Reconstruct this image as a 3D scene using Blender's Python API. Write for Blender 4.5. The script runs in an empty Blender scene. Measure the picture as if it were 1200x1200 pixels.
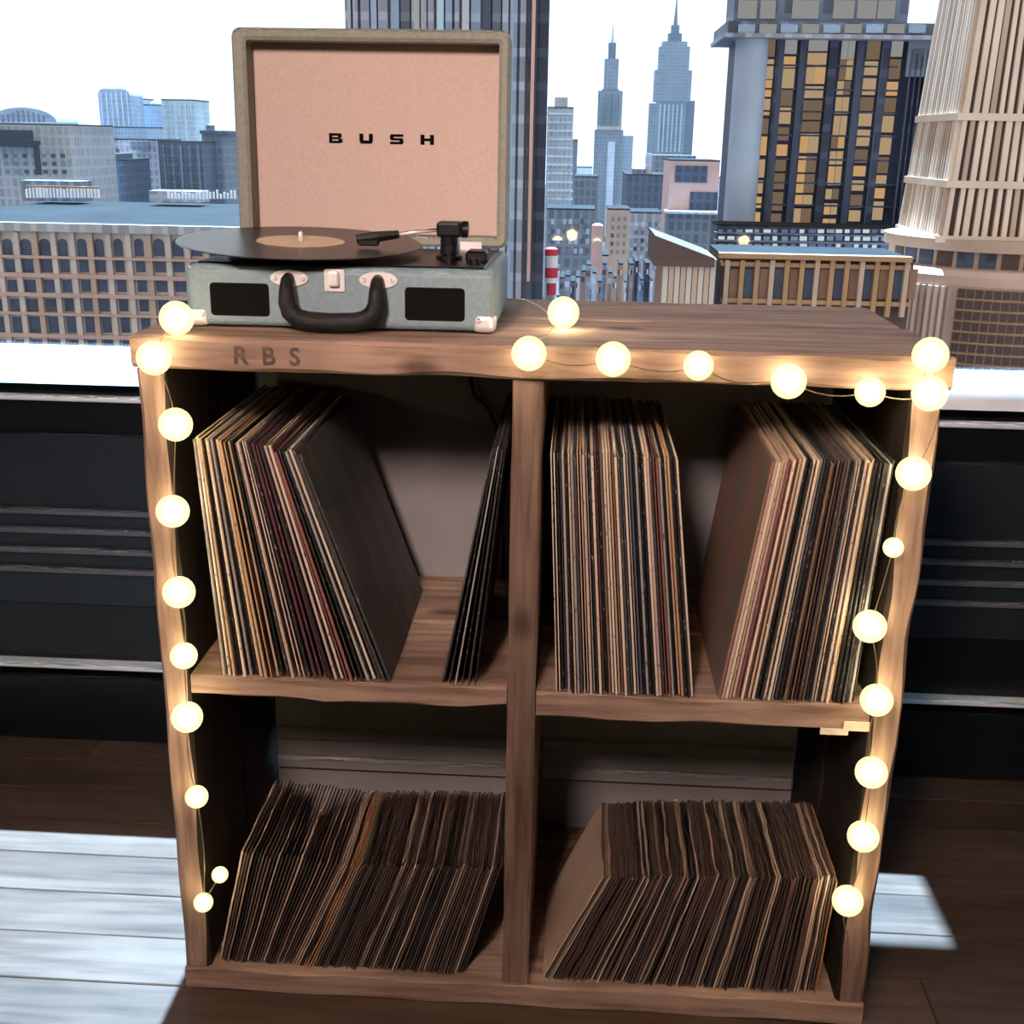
import bpy, bmesh, math, random
from mathutils import Vector, Matrix
random.seed(7)
S = bpy.context.scene
COL = S.collection
PI = math.pi

# ---------------------------------------------------------------- camera
CF, CP, CYAW, CROLL = 1353.76, 0.3110, -0.0525, 0.0178      # focal (px of 1200), pitch down, yaw, roll
CLOC = Vector((0.0504, -1.4048, 1.2191))
_fwd = Vector((math.sin(CYAW)*math.cos(CP), math.cos(CYAW)*math.cos(CP), -math.sin(CP)))
_r = Vector((math.cos(CYAW), -math.sin(CYAW), 0)); _u = _r.cross(_fwd)
RGT = math.cos(CROLL)*_r + math.sin(CROLL)*_u
UPV = -math.sin(CROLL)*_r + math.cos(CROLL)*_u
cam_d = bpy.data.cameras.new('camera'); cam = bpy.data.objects.new('camera', cam_d); COL.objects.link(cam)
cam.matrix_world = Matrix(((RGT.x, UPV.x, -_fwd.x, CLOC.x), (RGT.y, UPV.y, -_fwd.y, CLOC.y), (RGT.z, UPV.z, -_fwd.z, CLOC.z), (0, 0, 0, 1)))
cam_d.sensor_width = 36; cam_d.lens = 36*CF/1200; cam_d.clip_start = 0.05; cam_d.clip_end = 8000
S.camera = cam

# ---------------------------------------------------------------- world, sun, room lamp, exposure
S.view_settings.view_transform = 'Standard'; S.view_settings.look = 'None'
S.view_settings.gamma = 1; S.view_settings.use_curve_mapping = False; S.view_settings.exposure = 0.0
w = bpy.data.worlds.new('sky'); S.world = w; w.use_nodes = True
bg = w.node_tree.nodes['Background']; bg.inputs[0].default_value = (0.97, 0.985, 1.0, 1); bg.inputs[1].default_value = 1.25
SUN_EL, SUN_AZ = math.radians(68), math.radians(2)
sd = bpy.data.lights.new('sun', 'SUN'); sd.energy = 60; sd.color = (0.37, 0.67, 1.0); sd.angle = math.radians(0.6)
so = bpy.data.objects.new('sun', sd); COL.objects.link(so)
SUNDIR = Vector((math.sin(SUN_AZ)*math.cos(SUN_EL), math.cos(SUN_AZ)*math.cos(SUN_EL), math.sin(SUN_EL)))
so.rotation_euler = SUNDIR.to_track_quat('Z', 'Y').to_euler(); so.location = (0.5, 3, 6)
ld = bpy.data.lights.new('ceiling_lamp', 'AREA'); ld.shape = 'DISK'; ld.size = 0.45; ld.energy = 16.5; ld.spread = math.radians(75); ld.color = (1.0, 0.78, 0.70)
lo = bpy.data.objects.new('ceiling_lamp', ld); COL.objects.link(lo); lo.location = (-0.45, -2.10, 2.20)
lo.rotation_euler = (Vector(lo.location) - Vector((-0.05, 0.1, 1.10))).to_track_quat('Z', 'Y').to_euler()

# ---------------------------------------------------------------- materials
def new_mat(name):
    m = bpy.data.materials.new(name); m.use_nodes = True
    return m, m.node_tree, m.node_tree.nodes['Principled BSDF']
def node(nt, t, **kw):
    n = nt.nodes.new(t)
    for k, v in kw.items(): setattr(n, k, v)
    return n
def ramp(nt, fac, stops):
    r = node(nt, 'ShaderNodeValToRGB'); e = r.color_ramp.elements
    while len(e) < len(stops): e.new(0.5)
    for i, (p, c) in enumerate(stops): e[i].position = p; e[i].color = (*c, 1)
    nt.links.new(fac, r.inputs[0]); return r.outputs[0]
def coords(nt, scale, rnd=True):
    tc = node(nt, 'ShaderNodeTexCoord'); mp = node(nt, 'ShaderNodeMapping'); mp.inputs['Scale'].default_value = scale
    if rnd:
        oi = node(nt, 'ShaderNodeObjectInfo'); ml = node(nt, 'ShaderNodeVectorMath', operation='SCALE')
        cx = node(nt, 'ShaderNodeCombineXYZ')
        for i in range(3): nt.links.new(oi.outputs['Random'], cx.inputs[i])
        ml.inputs['Scale'].default_value = 17.3; nt.links.new(cx.outputs[0], ml.inputs[0])
        ad = node(nt, 'ShaderNodeVectorMath', operation='ADD')
        nt.links.new(tc.outputs['Object'], ad.inputs[0]); nt.links.new(ml.outputs[0], ad.inputs[1])
        nt.links.new(ad.outputs[0], mp.inputs['Vector'])
    else: nt.links.new(tc.outputs['Object'], mp.inputs['Vector'])
    return mp.outputs[0]
def noise(nt, vec, scale, detail=4, rough=0.55, dist=0.0):
    n = node(nt, 'ShaderNodeTexNoise'); n.inputs['Scale'].default_value = scale; n.inputs['Detail'].default_value = detail
    n.inputs['Roughness'].default_value = rough; n.inputs['Distortion'].default_value = dist
    nt.links.new(vec, n.inputs['Vector']); return n.outputs['Fac']
def bump(nt, p, h, strength, dist=0.002):
    b = node(nt, 'ShaderNodeBump'); b.inputs['Strength'].default_value = strength; b.inputs['Distance'].default_value = dist
    nt.links.new(h, b.inputs['Height']); nt.links.new(b.outputs[0], p.inputs['Normal'])
def mix(nt, a, b, fac, mode='MIX'):
    n = node(nt, 'ShaderNodeMix', data_type='RGBA', blend_type=mode)
    for s, v in ((0, fac), (6, a), (7, b)):
        if isinstance(v, (int, float)): n.inputs[s].default_value = v
        elif isinstance(v, tuple): n.inputs[s].default_value = (*v, 1)
        else: nt.links.new(v, n.inputs[s])
    return n.outputs[2]
def plain(name, c, rough=0.6, metal=0.0, var=0.12, nscale=30, bmp=0.0, spec=0.5):
    m, nt, p = new_mat(name)
    f = noise(nt, coords(nt, (1, 1, 1)), nscale, 3)
    c2 = tuple(min(1, x*(1+var)) for x in c); c1 = tuple(x*(1-var) for x in c)
    nt.links.new(ramp(nt, f, [(0.3, c1), (0.7, c2)]), p.inputs['Base Color'])
    p.inputs['Roughness'].default_value = rough; p.inputs['Metallic'].default_value = metal
    p.inputs['Specular IOR Level'].default_value = spec
    if bmp: bump(nt, p, f, bmp)
    return m
def emit(name, c, strength):
    m = bpy.data.materials.new(name); m.use_nodes = True; nt = m.node_tree; nt.nodes.clear()
    e = node(nt, 'ShaderNodeEmission'); e.inputs[0].default_value = (*c, 1); e.inputs[1].default_value = strength
    o = node(nt, 'ShaderNodeOutputMaterial'); nt.links.new(e.outputs[0], o.inputs[0]); return m
def wood(name, axis, cols, scale=7.0, rough=0.75, knots=True, gloss_noise=False, bmp=0.35):
    m, nt, p = new_mat(name)
    st = [1.0, 1.0, 1.0]; st[axis] = 0.09
    v = coords(nt, tuple(st))
    f1 = noise(nt, v, scale, 6, 0.6, 0.6); f2 = noise(nt, v, scale*9, 3, 0.6)
    c = ramp(nt, f1, [(0.28, cols[0]), (0.5, cols[1]), (0.72, cols[2])])
    g = ramp(nt, f2, [(0.32, (0.42, 0.38, 0.36)), (0.58, (1, 1, 1))])
    c = mix(nt, c, g, 0.8, 'MULTIPLY')
    if knots:
        vo = node(nt, 'ShaderNodeTexVoronoi'); vo.inputs['Scale'].default_value = 6.5; vo.inputs['Randomness'].default_value = 1
        s2 = [1.0, 1.0, 1.0]; s2[axis] = 0.55
        nt.links.new(coords(nt, tuple(s2)), vo.inputs['Vector'])
        k = ramp(nt, vo.outputs['Distance'], [(0.05, (0.25, 0.2, 0.18)), (0.13, (1, 1, 1))])
        c = mix(nt, c, k, 0.8, 'MULTIPLY')
    big = noise(nt, coords(nt, (1, 1, 1)), 4.0, 3)
    c = mix(nt, c, ramp(nt, big, [(0.35, (0.72, 0.68, 0.66)), (0.65, (1.08, 1.05, 1.0))]), 0.7, 'MULTIPLY')
    nt.links.new(c, p.inputs['Base Color'])
    if gloss_noise:
        r = node(nt, 'ShaderNodeMapRange'); r.inputs['To Min'].default_value = rough-0.1; r.inputs['To Max'].default_value = rough+0.12
        nt.links.new(big, r.inputs['Value']); nt.links.new(r.outputs[0], p.inputs['Roughness'])
    else: p.inputs['Roughness'].default_value = rough
    if knots: p.inputs['Specular IOR Level'].default_value = 0.22
    bump(nt, p, f2, bmp, 0.0015)
    return m
def sleeve_mat(name, fleck, thr, cov=False):
    m, nt, p = new_mat(name)
    oi = node(nt, 'ShaderNodeObjectInfo')
    f = noise(nt, coords(nt, (1, 1, 0.35)), 420 if not cov else 14, 2 if not cov else 5, 0.5)
    msk = ramp(nt, f, [(thr, (0, 0, 0)), (thr+(0.2 if cov else 0.06), (1, 1, 1))])
    big = noise(nt, coords(nt, (1, 1, 0.6)), 9, 3)
    c = mix(nt, oi.outputs['Color'], ramp(nt, big, [(0.3, (0.6, 0.58, 0.56)), (0.62, (1, 1, 1))]), 0.6, 'MULTIPLY')
    nt.links.new(mix(nt, c, fleck, msk), p.inputs['Base Color'])
    p.inputs['Roughness'].default_value = 0.5
    return m
PINE = [(0.12, 0.075, 0.055), (0.31, 0.205, 0.152), (0.50, 0.355, 0.265)]
M = {}
M['wood_x'] = wood('pine_grain_across', 0, PINE); M['wood_z'] = wood('pine_grain_upright', 2, PINE); M['wood_y'] = wood('pine_grain_deep', 1, PINE)
INNER_SHADE = [(0.010, 0.007, 0.006), (0.022, 0.015, 0.012), (0.035, 0.024, 0.019)]
M['shade_z'] = wood('shade_dark_inner_face', 2, INNER_SHADE)
M['plank'] = wood('dark_floor_wood', 0, [(0.060, 0.036, 0.026), (0.105, 0.064, 0.046), (0.150, 0.096, 0.072)], 5, 0.30, False, False, 0.15)
M['black_wall'] = plain('black_lacquer', (0.0045, 0.006, 0.0075), 0.35, 0, 0.2, 12)
M['panel'] = plain('charcoal_panel', (0.015, 0.021, 0.026), 0.42, 0, 0.15, 12)
M['rail'] = plain('grey_rail_paint', (0.11, 0.11, 0.118), 0.5, 0, 0.15, 20)
M['white'] = plain('white_gloss_paint', (0.80, 0.82, 0.84), 0.3, 0, 0.03, 10)
M['plaster'] = plain('dark_room_plaster', (0.16, 0.14, 0.13), 0.9, 0, 0.08, 6)
M['ceiling'] = plain('ceiling_paint', (0.15, 0.14, 0.13), 0.9, 0, 0.05, 6)
M['back'] = plain('grey_painted_board', (0.21, 0.19, 0.19), 0.8, 0, 0.12, 8)
M['teal'] = plain('teal_grey_leatherette', (0.165, 0.225, 0.25), 0.6, 0, 0.10, 160, 0.25)
M['lidtrim'] = plain('khaki_leatherette', (0.215, 0.21, 0.17), 0.6, 0, 0.12, 160, 0.25)
M['cream'] = plain('cream_pink_lining', (0.50, 0.37, 0.315), 0.8, 0, 0.06, 220, 0.15)
M['black'] = plain('black_plastic', (0.006, 0.006, 0.006), 0.4, 0, 0.2, 60, 0, 0.25)
M['black_soft'] = plain('black_grained_leatherette', (0.009, 0.008, 0.008), 0.6, 0, 0.3, 240, 0.6, 0.25)
M['cloth'] = plain('black_speaker_cloth', (0.005, 0.005, 0.005), 0.95, 0, 0.4, 400, 0.5, 0.08)
M['chrome'] = plain('nickel_plate', (0.88, 0.83, 0.80), 0.33, 0.5, 0.05, 40)
M['ink'] = plain('black_print', (0.004, 0.004, 0.004), 0.9, spec=0.05)
M['stamp'] = plain('dark_stamp_ink', (0.085, 0.048, 0.035), 0.8, 0, 0.5, 120)
M['tape'] = plain('masking_tape', (0.62, 0.52, 0.40), 0.7, 0, 0.1, 40)
M['wire'] = plain('copper_wire', (0.45, 0.36, 0.20), 0.4, 0.6)
M['cable'] = plain('black_rubber', (0.008, 0.008, 0.008), 0.5)
M['label'] = plain('cream_record_label', (0.58, 0.42, 0.28), 0.6, 0, 0.08, 60)
M['spine_dark'] = sleeve_mat('sleeve_spine_pale_print', (0.26, 0.21, 0.17), 0.64)
M['spine_light'] = sleeve_mat('sleeve_spine_dark_print', (0.04, 0.025, 0.02), 0.64)
M['cover'] = sleeve_mat('sleeve_cover_art', (0.12, 0.112, 0.10), 0.44, True)
M['paper'] = sleeve_mat('paper_sleeve', (0.03, 0.02, 0.018), 0.68)
# vinyl: concentric grooves as fine relief
m, nt, p = new_mat('black_vinyl'); p.inputs['Base Color'].default_value = (0.008, 0.0075, 0.007, 1); p.inputs['Roughness'].default_value = 0.3; p.inputs['Specular IOR Level'].default_value = 0.3
tc = node(nt, 'ShaderNodeTexCoord'); wv = node(nt, 'ShaderNodeTexWave', wave_type='RINGS', rings_direction='Z'); wv.inputs['Scale'].default_value = 120
nt.links.new(tc.outputs['Object'], wv.inputs['Vector']); bump(nt, p, wv.outputs['Fac'], 0.12, 0.0005); M['vinyl'] = m
# added half see-through shell; its own emission stands in for each led's glow
m = bpy.data.materials.new('glow_shell'); m.use_nodes = True; nt = m.node_tree; nt.nodes.clear()
e = node(nt, 'ShaderNodeEmission'); e.inputs[0].default_value = (1.0, 0.82, 0.42, 1); e.inputs[1].default_value = 2.1
t = node(nt, 'ShaderNodeBsdfTransparent'); mx = node(nt, 'ShaderNodeMixShader'); mx.inputs[0].default_value = 0.5
o = node(nt, 'ShaderNodeOutputMaterial'); nt.links.new(t.outputs[0], mx.inputs[1]); nt.links.new(e.outputs[0], mx.inputs[2]); nt.links.new(mx.outputs[0], o.inputs[0])
M['globe'] = m; M['led'] = emit('led_core', (1.0, 0.82, 0.47), 52)
# window glass
m = bpy.data.materials.new('window_glass'); m.use_nodes = True; nt = m.node_tree; nt.nodes.clear()
t = node(nt, 'ShaderNodeBsdfTransparent'); t.inputs[0].default_value = (0.97, 0.985, 0.99, 1); g = node(nt, 'ShaderNodeBsdfGlossy'); g.inputs['Roughness'].default_value = 0.02
mx = node(nt, 'ShaderNodeMixShader'); mx.inputs[0].default_value = 0.03; o = node(nt, 'ShaderNodeOutputMaterial')
nt.links.new(t.outputs[0], mx.inputs[1]); nt.links.new(g.outputs[0], mx.inputs[2]); nt.links.new(mx.outputs[0], o.inputs[0]); M['glass'] = m

# ---------------------------------------------------------------- helpers
BASE = {}
def base_of(o):
    b = Vector((0, 0, 0))
    while o is not None: b = b + Vector(o.location); o = o.parent
    return b
def tag(o, label=None, cat=None, group=None, kind=None):
    if label: o['label'] = label
    if cat: o['category'] = cat
    if group: o['group'] = group
    if kind: o['kind'] = kind
    return o
def thing(name, loc, label, cat, group=None):
    o = bpy.data.objects.new(name, None); COL.objects.link(o); o.location = loc; o.empty_display_size = 0.05
    return tag(o, label, cat, group)
def struct(name, bm, mat): o = obj(name, bm, mat); o['kind'] = 'structure'; return o
def link(name, me, parent=None, loc=(0, 0, 0)):
    o = bpy.data.objects.new(name, me); COL.objects.link(o); o.location = loc
    if parent is not None: o.parent = parent
    return o
def obj(name, bm, mat, parent=None, smooth=False, loc=None):
    """bm is in world coordinates; the object's origin goes to the parent's base (or loc)."""
    off = base_of(parent) if parent is not None else Vector((0, 0, 0))
    l = Vector((0, 0, 0))
    if loc is not None: l = Vector(loc) - off; off = Vector(loc)
    bmesh.ops.recalc_face_normals(bm, faces=bm.faces)
    bmesh.ops.translate(bm, verts=bm.verts, vec=-off)
    me = bpy.data.meshes.new(name); bm.to_mesh(me); bm.free()
    for mm in (mat if isinstance(mat, (list, tuple)) else [mat]): me.materials.append(mm)
    if smooth:
        for pl in me.polygons: pl.use_smooth = True
    return link(name, me, parent, l)
def NB(): return bmesh.new()
def box(bm, x0, x1, y0, y1, z0, z1, bevel=0.0, seg=1):
    vs = [bm.verts.new((x, y, z)) for z in (z0, z1) for y in (y0, y1) for x in (x0, x1)]
    fs = [bm.faces.new([vs[i] for i in f]) for f in ((0, 2, 3, 1), (4, 5, 7, 6), (0, 1, 5, 4), (2, 6, 7, 3), (0, 4, 6, 2), (1, 3, 7, 5))]
    if bevel:
        bmesh.ops.bevel(bm, geom=list({e for f in fs for e in f.edges}), offset=bevel, segments=seg, affect='EDGES', profile=0.5)
    return bm
def bbox(*a, **k): return box(NB(), *a, **k)
def tube(bm, pts, r, n=8, closed=False):
    pts = [Vector(p) for p in pts]; rings = []; up = Vector((0, 0, 1)); prev = None
    for i, p in enumerate(pts):
        a = pts[i-1] if i else (pts[-1] if closed else p); b = pts[(i+1) % len(pts)] if (i < len(pts)-1 or closed) else p
        d = (b-a).normalized()
        s = prev if prev is not None else (d.cross(up) if abs(d.z) < 0.95 else d.cross(Vector((1, 0, 0))))
        s = (s - d*s.dot(d)).normalized(); prev = s; t_ = d.cross(s)
        rr = r[i] if isinstance(r, (list, tuple)) else r
        rings.append([bm.verts.new(p + s*math.cos(2*PI*k/n)*rr + t_*math.sin(2*PI*k/n)*rr) for k in range(n)])
    m_ = len(rings)
    for i in range(m_ if closed else m_-1):
        A, B = rings[i], rings[(i+1) % m_]
        for k in range(n): bm.faces.new((A[k], A[(k+1) % n], B[(k+1) % n], B[k]))
    if not closed: bm.faces.new(rings[0]); bm.faces.new(rings[-1])
    return bm
def lathe(bm, c, prof, n=24, axis='z'):
    """prof: (radius, height) pairs about c"""
    rings = []
    for r, h in prof:
        ring = []
        for k in range(n):
            a = 2*PI*k/n; u, v = r*math.cos(a), r*math.sin(a)
            q = (u, v, h) if axis == 'z' else ((u, h, v) if axis == 'y' else (h, u, v))
            ring.append(bm.verts.new(Vector(c)+Vector(q)))
        rings.append(ring)
    for A, B in zip(rings, rings[1:]):
        for k in range(n): bm.faces.new((A[k], A[(k+1) % n], B[(k+1) % n], B[k]))
    bm.faces.new(rings[0]); bm.faces.new(rings[-1]); return bm
def prism_xz(bm, pts, y0, y1):
    """polygon in XZ extruded along Y"""
    a = [bm.verts.new((x, y0, z)) for x, z in pts]; b = [bm.verts.new((x, y1, z)) for x, z in pts]
    bm.faces.new(a); bm.faces.new(b[::-1]); n = len(pts)
    for i in range(n): bm.faces.new((a[i], b[i], b[(i+1) % n], a[(i+1) % n]))
    return bm
def rrect(x0, x1, z0, z1, r, n=4):
    out = []
    for cx, cz, a0 in ((x1-r, z1-r, 0), (x0+r, z1-r, 90), (x0+r, z0+r, 180), (x1-r, z0+r, 270)):
        for k in range(n+1):
            a = math.radians(a0+90*k/n); out.append((cx+r*math.cos(a), cz+r*math.sin(a)))
    return out
def board(x0, x1, y0, y1, z0, z1, axis, wob=0.0012, ch=0.003, seed=0, step=0.03):
    """a sawn plank: chamfered edges that wander a little along its length"""
    rg = random.Random(seed); lo_, hi = ((x0, x1), (y0, y1), (z0, z1))[axis]
    oth = [i for i in range(3) if i != axis]; R_ = ((x0, x1), (y0, y1), (z0, z1)); a0, a1 = R_[oth[0]]; b0, b1 = R_[oth[1]]
    n = max(2, int((hi-lo_)/step)); bm = NB(); rings = []
    ph = [rg.uniform(0, 9) for _ in range(8)]
    for i in range(n+1):
        s = lo_+(hi-lo_)*i/n
        def wv(j): return wob*(0.6*math.sin(s*17+ph[j])+0.4*math.sin(s*43+ph[j]*2.3)) - wob*0.5
        A0, A1, B0, B1 = a0-wv(0)*0+abs(wv(0))*0.6, a1-abs(wv(1))*0.6, b0+abs(wv(2)), b1-abs(wv(3))*0.4
        c = [ch*(1+0.5*math.sin(s*31+ph[4+j])) for j in range(4)]
        sec = [(A0+c[0], B0), (A1-c[1], B0), (A1, B0+c[1]), (A1, B1-c[2]), (A1-c[2], B1), (A0+c[3], B1), (A0, B1-c[3]), (A0, B0+c[0])]
        ring = []
        for a, b in sec:
            q = [0, 0, 0]; q[axis] = s; q[oth[0]] = a; q[oth[1]] = b; ring.append(bm.verts.new(q))
        rings.append(ring)
    for A, B in zip(rings, rings[1:]):
        for k in range(8): bm.faces.new((A[k], A[(k+1) % 8], B[(k+1) % 8], B[k]))
    bm.faces.new(rings[0]); bm.faces.new(rings[-1]); return bm
def text_bm(body, size, loc, sx=1.0, offset=0.0, spacing=1.0, depth=0.0004):
    """flat lettering facing -Y, centred on loc"""
    cu = bpy.data.curves.new('lettering', 'FONT'); cu.body = body; cu.size = size; cu.align_x = 'CENTER'; cu.align_y = 'CENTER'
    cu.offset = offset; cu.extrude = depth; cu.space_character = spacing; cu.resolution_u = 3
    o_ = bpy.data.objects.new('lettering', cu); COL.objects.link(o_)
    dg = bpy.context.evaluated_depsgraph_get(); me = bpy.data.meshes.new_from_object(o_.evaluated_get(dg))
    bm = NB(); bm.from_mesh(me); bpy.data.objects.remove(o_); bpy.data.meshes.remove(me); bpy.data.curves.remove(cu)
    mt = Matrix.Translation(loc) @ Matrix.Rotation(PI/2, 4, 'X') @ Matrix.Diagonal((sx, 1, 1, 1))
    bm.transform(mt); return bm
def at(px, py, Y):
    """the place in the scene that a pixel of the 1200 px photograph shows at depth Y"""
    d = _fwd + RGT*((px-600)/CF) - UPV*((py-600)/CF)
    return CLOC + d*((Y-CLOC.y)/d.y)

# ================================================================ the room
WY = 0.737                                   # inner face of the window wall
RX0, RX1, RY0, RH = -2.6, 2.6, -3.8, 2.95
SILL, HEAD, WT = 0.80, 2.32, 0.10
fl = struct('floor', bbox(RX0-.2, RX1+.2, RY0-.2, WY+WT, -0.12, -0.02), M['plank'])
rows = int((WY-RY0)/0.105)+1; rg = random.Random(3)
for i in range(rows):                        # floorboards run along the window wall
    y1 = WY-0.105*i; y0 = y1-0.1035; x = RX0 - rg.uniform(0, 1.3)
    while x < RX1:
        ln = rg.uniform(1.5, 2.4) if y1 > -1.4 else 2.7
        a, b = max(x, RX0), min(x+ln-0.0015, RX1)
        if b-a > 0.05: obj('plank', bbox(a, b, y0, y1, -0.02, rg.uniform(-0.0012, 0), bevel=0.0015), M['plank'], fl, loc=((a+b)/2, (y0+y1)/2, 0))
        x += ln
struct('wall_left', bbox(RX0-.2, RX0, RY0, WY+WT, -.02, RH), M['plaster'])
struct('wall_right', bbox(RX1, RX1+.2, RY0, WY+WT, -.02, RH), M['plaster'])
struct('wall_rear', bbox(RX0-.2, RX1+.2, RY0-.2, RY0, -.02, RH), M['plaster'])
struct('ceiling', bbox(RX0-.2, RX1+.2, RY0-.2, WY+WT, RH, RH+.15), M['ceiling'])
bm = NB(); box(bm, RX0, RX1, WY, WY+WT, -.02, 0.768); box(bm, RX0, RX1, WY, WY+WT, HEAD, RH)
wb = struct('wall_back', bm, M['black_wall'])
obj('panel', bbox(RX0+.02, RX1-.02, WY-.010, WY+.002, 0.302, 0.660, bevel=0.003), M['panel'], wb)
win = thing('window_1', (0, WY, SILL), None, None); win['kind'] = 'structure'
bm = NB()
vs = [[bm.verts.new((x, y, z)) for y, z in ((WY-.050, .7685), (WY-.008, .8145), (WY+WT+.02, .812), (WY+WT+.02, .7685))] for x in (RX0, RX1)]
for i in range(4): bm.faces.new((vs[0][i], vs[0][(i+1) % 4], vs[1][(i+1) % 4], vs[1][i]))
bm.faces.new(vs[0]); bm.faces.new(vs[1]); obj('window_sill', bm, M['white'], win)
obj('glass_pane', bbox(RX0+.03, RX1-.03, WY+.060, WY+.066, 0.805, HEAD-.03), M['glass'], win)
bm = NB(); box(bm, RX0, RX1, WY+.04, WY+.085, HEAD-.045, HEAD)
for x in (RX0, RX1-.045): box(bm, x, x+.045, WY+.04, WY+.085, .80, HEAD)
obj('window_frame', bm, M['white'], win)
k = 1
def trim(z0, z1, proud, mat):
    global k
    o = struct('trim_%d' % k, bbox(RX0+.01, RX1-.01, WY-proud, WY+.004, z0, z1, bevel=min(.003, (z1-z0)*.3)), mat); k += 1
trim(0.727, 0.738, 0.016, M['white'])
for z in (0.503, 0.463, 0.421, 0.379): trim(z-.0065, z+.0065, 0.020, M['rail'])
trim(0.166, 0.177, 0.030, M['white'])
struct('baseboard_back', bbox(RX0+.01, RX1-.01, WY-.024, WY+.004, 0, 0.148, bevel=.004), M['black_wall'])
# unseen sheets added outside above the window to shape the floor's sun patches
aw = thing('sun_blocker', (1.3, WY+WT, 2.33), 'added unseen sheet over the window that blocks sun', 'blocker')
obj('blocker_sheet', bbox(-0.08, 2.8, WY+WT, 1.130, 2.33, 2.36), M['rail'], aw)
aw = thing('side_sun_blocker', (1.9, WY+WT, 2.39), 'added unseen sun awning over the window beside the metal hood', 'blocker')
obj('side_blocker_sheet', prism_xz(NB(), [(0.72, 2.39), (3.2, 2.39), (3.2, 2.41), (0.72, 2.41)], WY+WT, 1.352), M['rail'], aw)
obj('blocker_bar', tube(NB(), [(0.72, 1.352, 2.40), (3.2, 1.352, 2.40)], 0.012), M['chrome'], aw)

# ================================================================ the record shelf
HS, DP = 0.981, 0.440
sh = thing('record_shelf', (0, DP/2, 0), 'reclaimed pine cube shelf with four compartments full of records', 'shelf')
top1 = obj('top_plank', board(-.503, .506, -.004, .2275, .939, HS, 0, .0016, .004, 1), M['wood_x'], sh)
obj('top_plank', board(-.500, .500, .2305, DP, .939, HS, 0, .0016, .004, 2), M['wood_x'], sh)
for s, x0, x1 in ((3, -.500, -.461), (5, .459, .500)):
    for y0, y1, q in ((0, .219, s), (.222, DP, s+1)):
        sp = obj('side_plank', board(x0, x1, y0, y1, .0375, .9385, 2, .0035 if q == 5 else .0016, .004, q), [M['wood_z'], M['shade_z']], sh)
        for pl in sp.data.polygons:                  # compartment shade is put into the colour of the inner face
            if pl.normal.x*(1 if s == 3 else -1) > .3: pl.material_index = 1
obj('divider', board(-.026, .013, .001, .219, .0375, .9385, 2, .001, .003, 8), M['wood_z'], sh)
obj('divider', board(-.026, .013, .222, .415, .0375, .9385, 2, .001, .003, 9), M['wood_z'], sh)
SL, SR, SB = .516, .512, .037
obj('left_shelf_board', board(-.4605, -.0265, .002, .219, .483, SL, 0, .004, .003, 10), M['wood_x'], sh)
obj('left_shelf_board', board(-.4605, -.0265, .222, .415, .483, SL, 0, .001, .003, 11), M['wood_x'], sh)
rs = obj('right_shelf_board', board(.0135, .4585, .002, .219, .474, SR, 0, .002, .003, 12), M['wood_x'], sh)
obj('right_shelf_board', board(.0135, .4585, .222, .415, .474, SR, 0, .001, .003, 13), M['wood_x'], sh)
obj('base_plank', board(-.500, .500, -.002, .219, -.0012, SB, 0, .0004, .003, 14), M['wood_x'], sh)
obj('base_plank', board(-.500, .500, .222, DP, 0.001, SB, 0, .0016, .004, 15), M['wood_x'], sh)
bp = obj('back_panel', bbox(-.460, .458, .416, .428, .038, .938), M['back'], sh)
for z, d in ((.208, .010), (.152, .014)):
    for a, b in ((-.459, -.027), (.0135, .457)): obj('moulding', bbox(a, b, .416-d, .417, z-.012, z+.012, bevel=.004), M['back'], bp)
obj('stamp_lettering', text_bm('R  B  S', .031, (-.331, -.0043, .959), 1.0, .0006, 1.0, .0006), M['stamp'], top1)
obj('tape', bbox(.425, .459, -.0005, .0022, .476, .489), M['tape'], rs)
obj('tape', bbox(.395, .432, -.0003, .0022, .469, .478), M['tape'], rs)
# ---------------------------------------------------------------- long-playing records
def lp(xb, xt, zs, t_, yf, L, col, dark, label, group, cov=(0.02, 0.018, 0.017), name='record_sleeve', cover='cover'):
    """a sleeve whose centre line runs from xb on the shelf to xt at its top"""
    th = math.asin((xt-xb)/.335)       # >0 leans right
    me = bpy.data.meshes.new(name); h = t_/2
    bm = NB(); b = t_*0.3
    sec = [(-h, b), (-h+b, 0), (h-b, 0), (h, b)]        # spine rounded towards the room (y=0)
    z0v, z1v = [], []
    pts = sec+[(h, L), (-h, L)]
    lo_ = [bm.verts.new((x, y, 0)) for x, y in pts]; hi = [bm.verts.new((x, y, L)) for x, y in pts]
    n = len(pts); bm.faces.new(lo_); bm.faces.new(hi[::-1])
    for i in range(n):
        f = bm.faces.new((lo_[i], hi[i], hi[(i+1) % n], lo_[(i+1) % n]))
        if i in (3, 5): f.material_index = 1
    bmesh.ops.recalc_face_normals(bm, faces=bm.faces); bm.to_mesh(me); bm.free()
    me.materials.append(M['spine_dark' if dark else 'spine_light']); me.materials.append(M[cover])
    o_ = link(name, me); o_.location = (xb, yf, zs+h*abs(math.sin(th))+.0003); o_.rotation_euler = (0, th, 0)
    o_.color = (*col, 1); tag(o_, label, 'record', group); return o_
CREAM, TAN, ORNG, PINK, RED, PLUM, BRN, BLK, GRY, CHAR, BLUE = ((.66, .52, .40), (.50, .34, .22), (.46, .28, .16), (.52, .36, .30), (.21, .075, .068),
    (.095, .033, .040), (.15, .085, .06), (.012, .011, .011), (.32, .29, .27), (.045, .04, .04), (.06, .064, .085))
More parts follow.
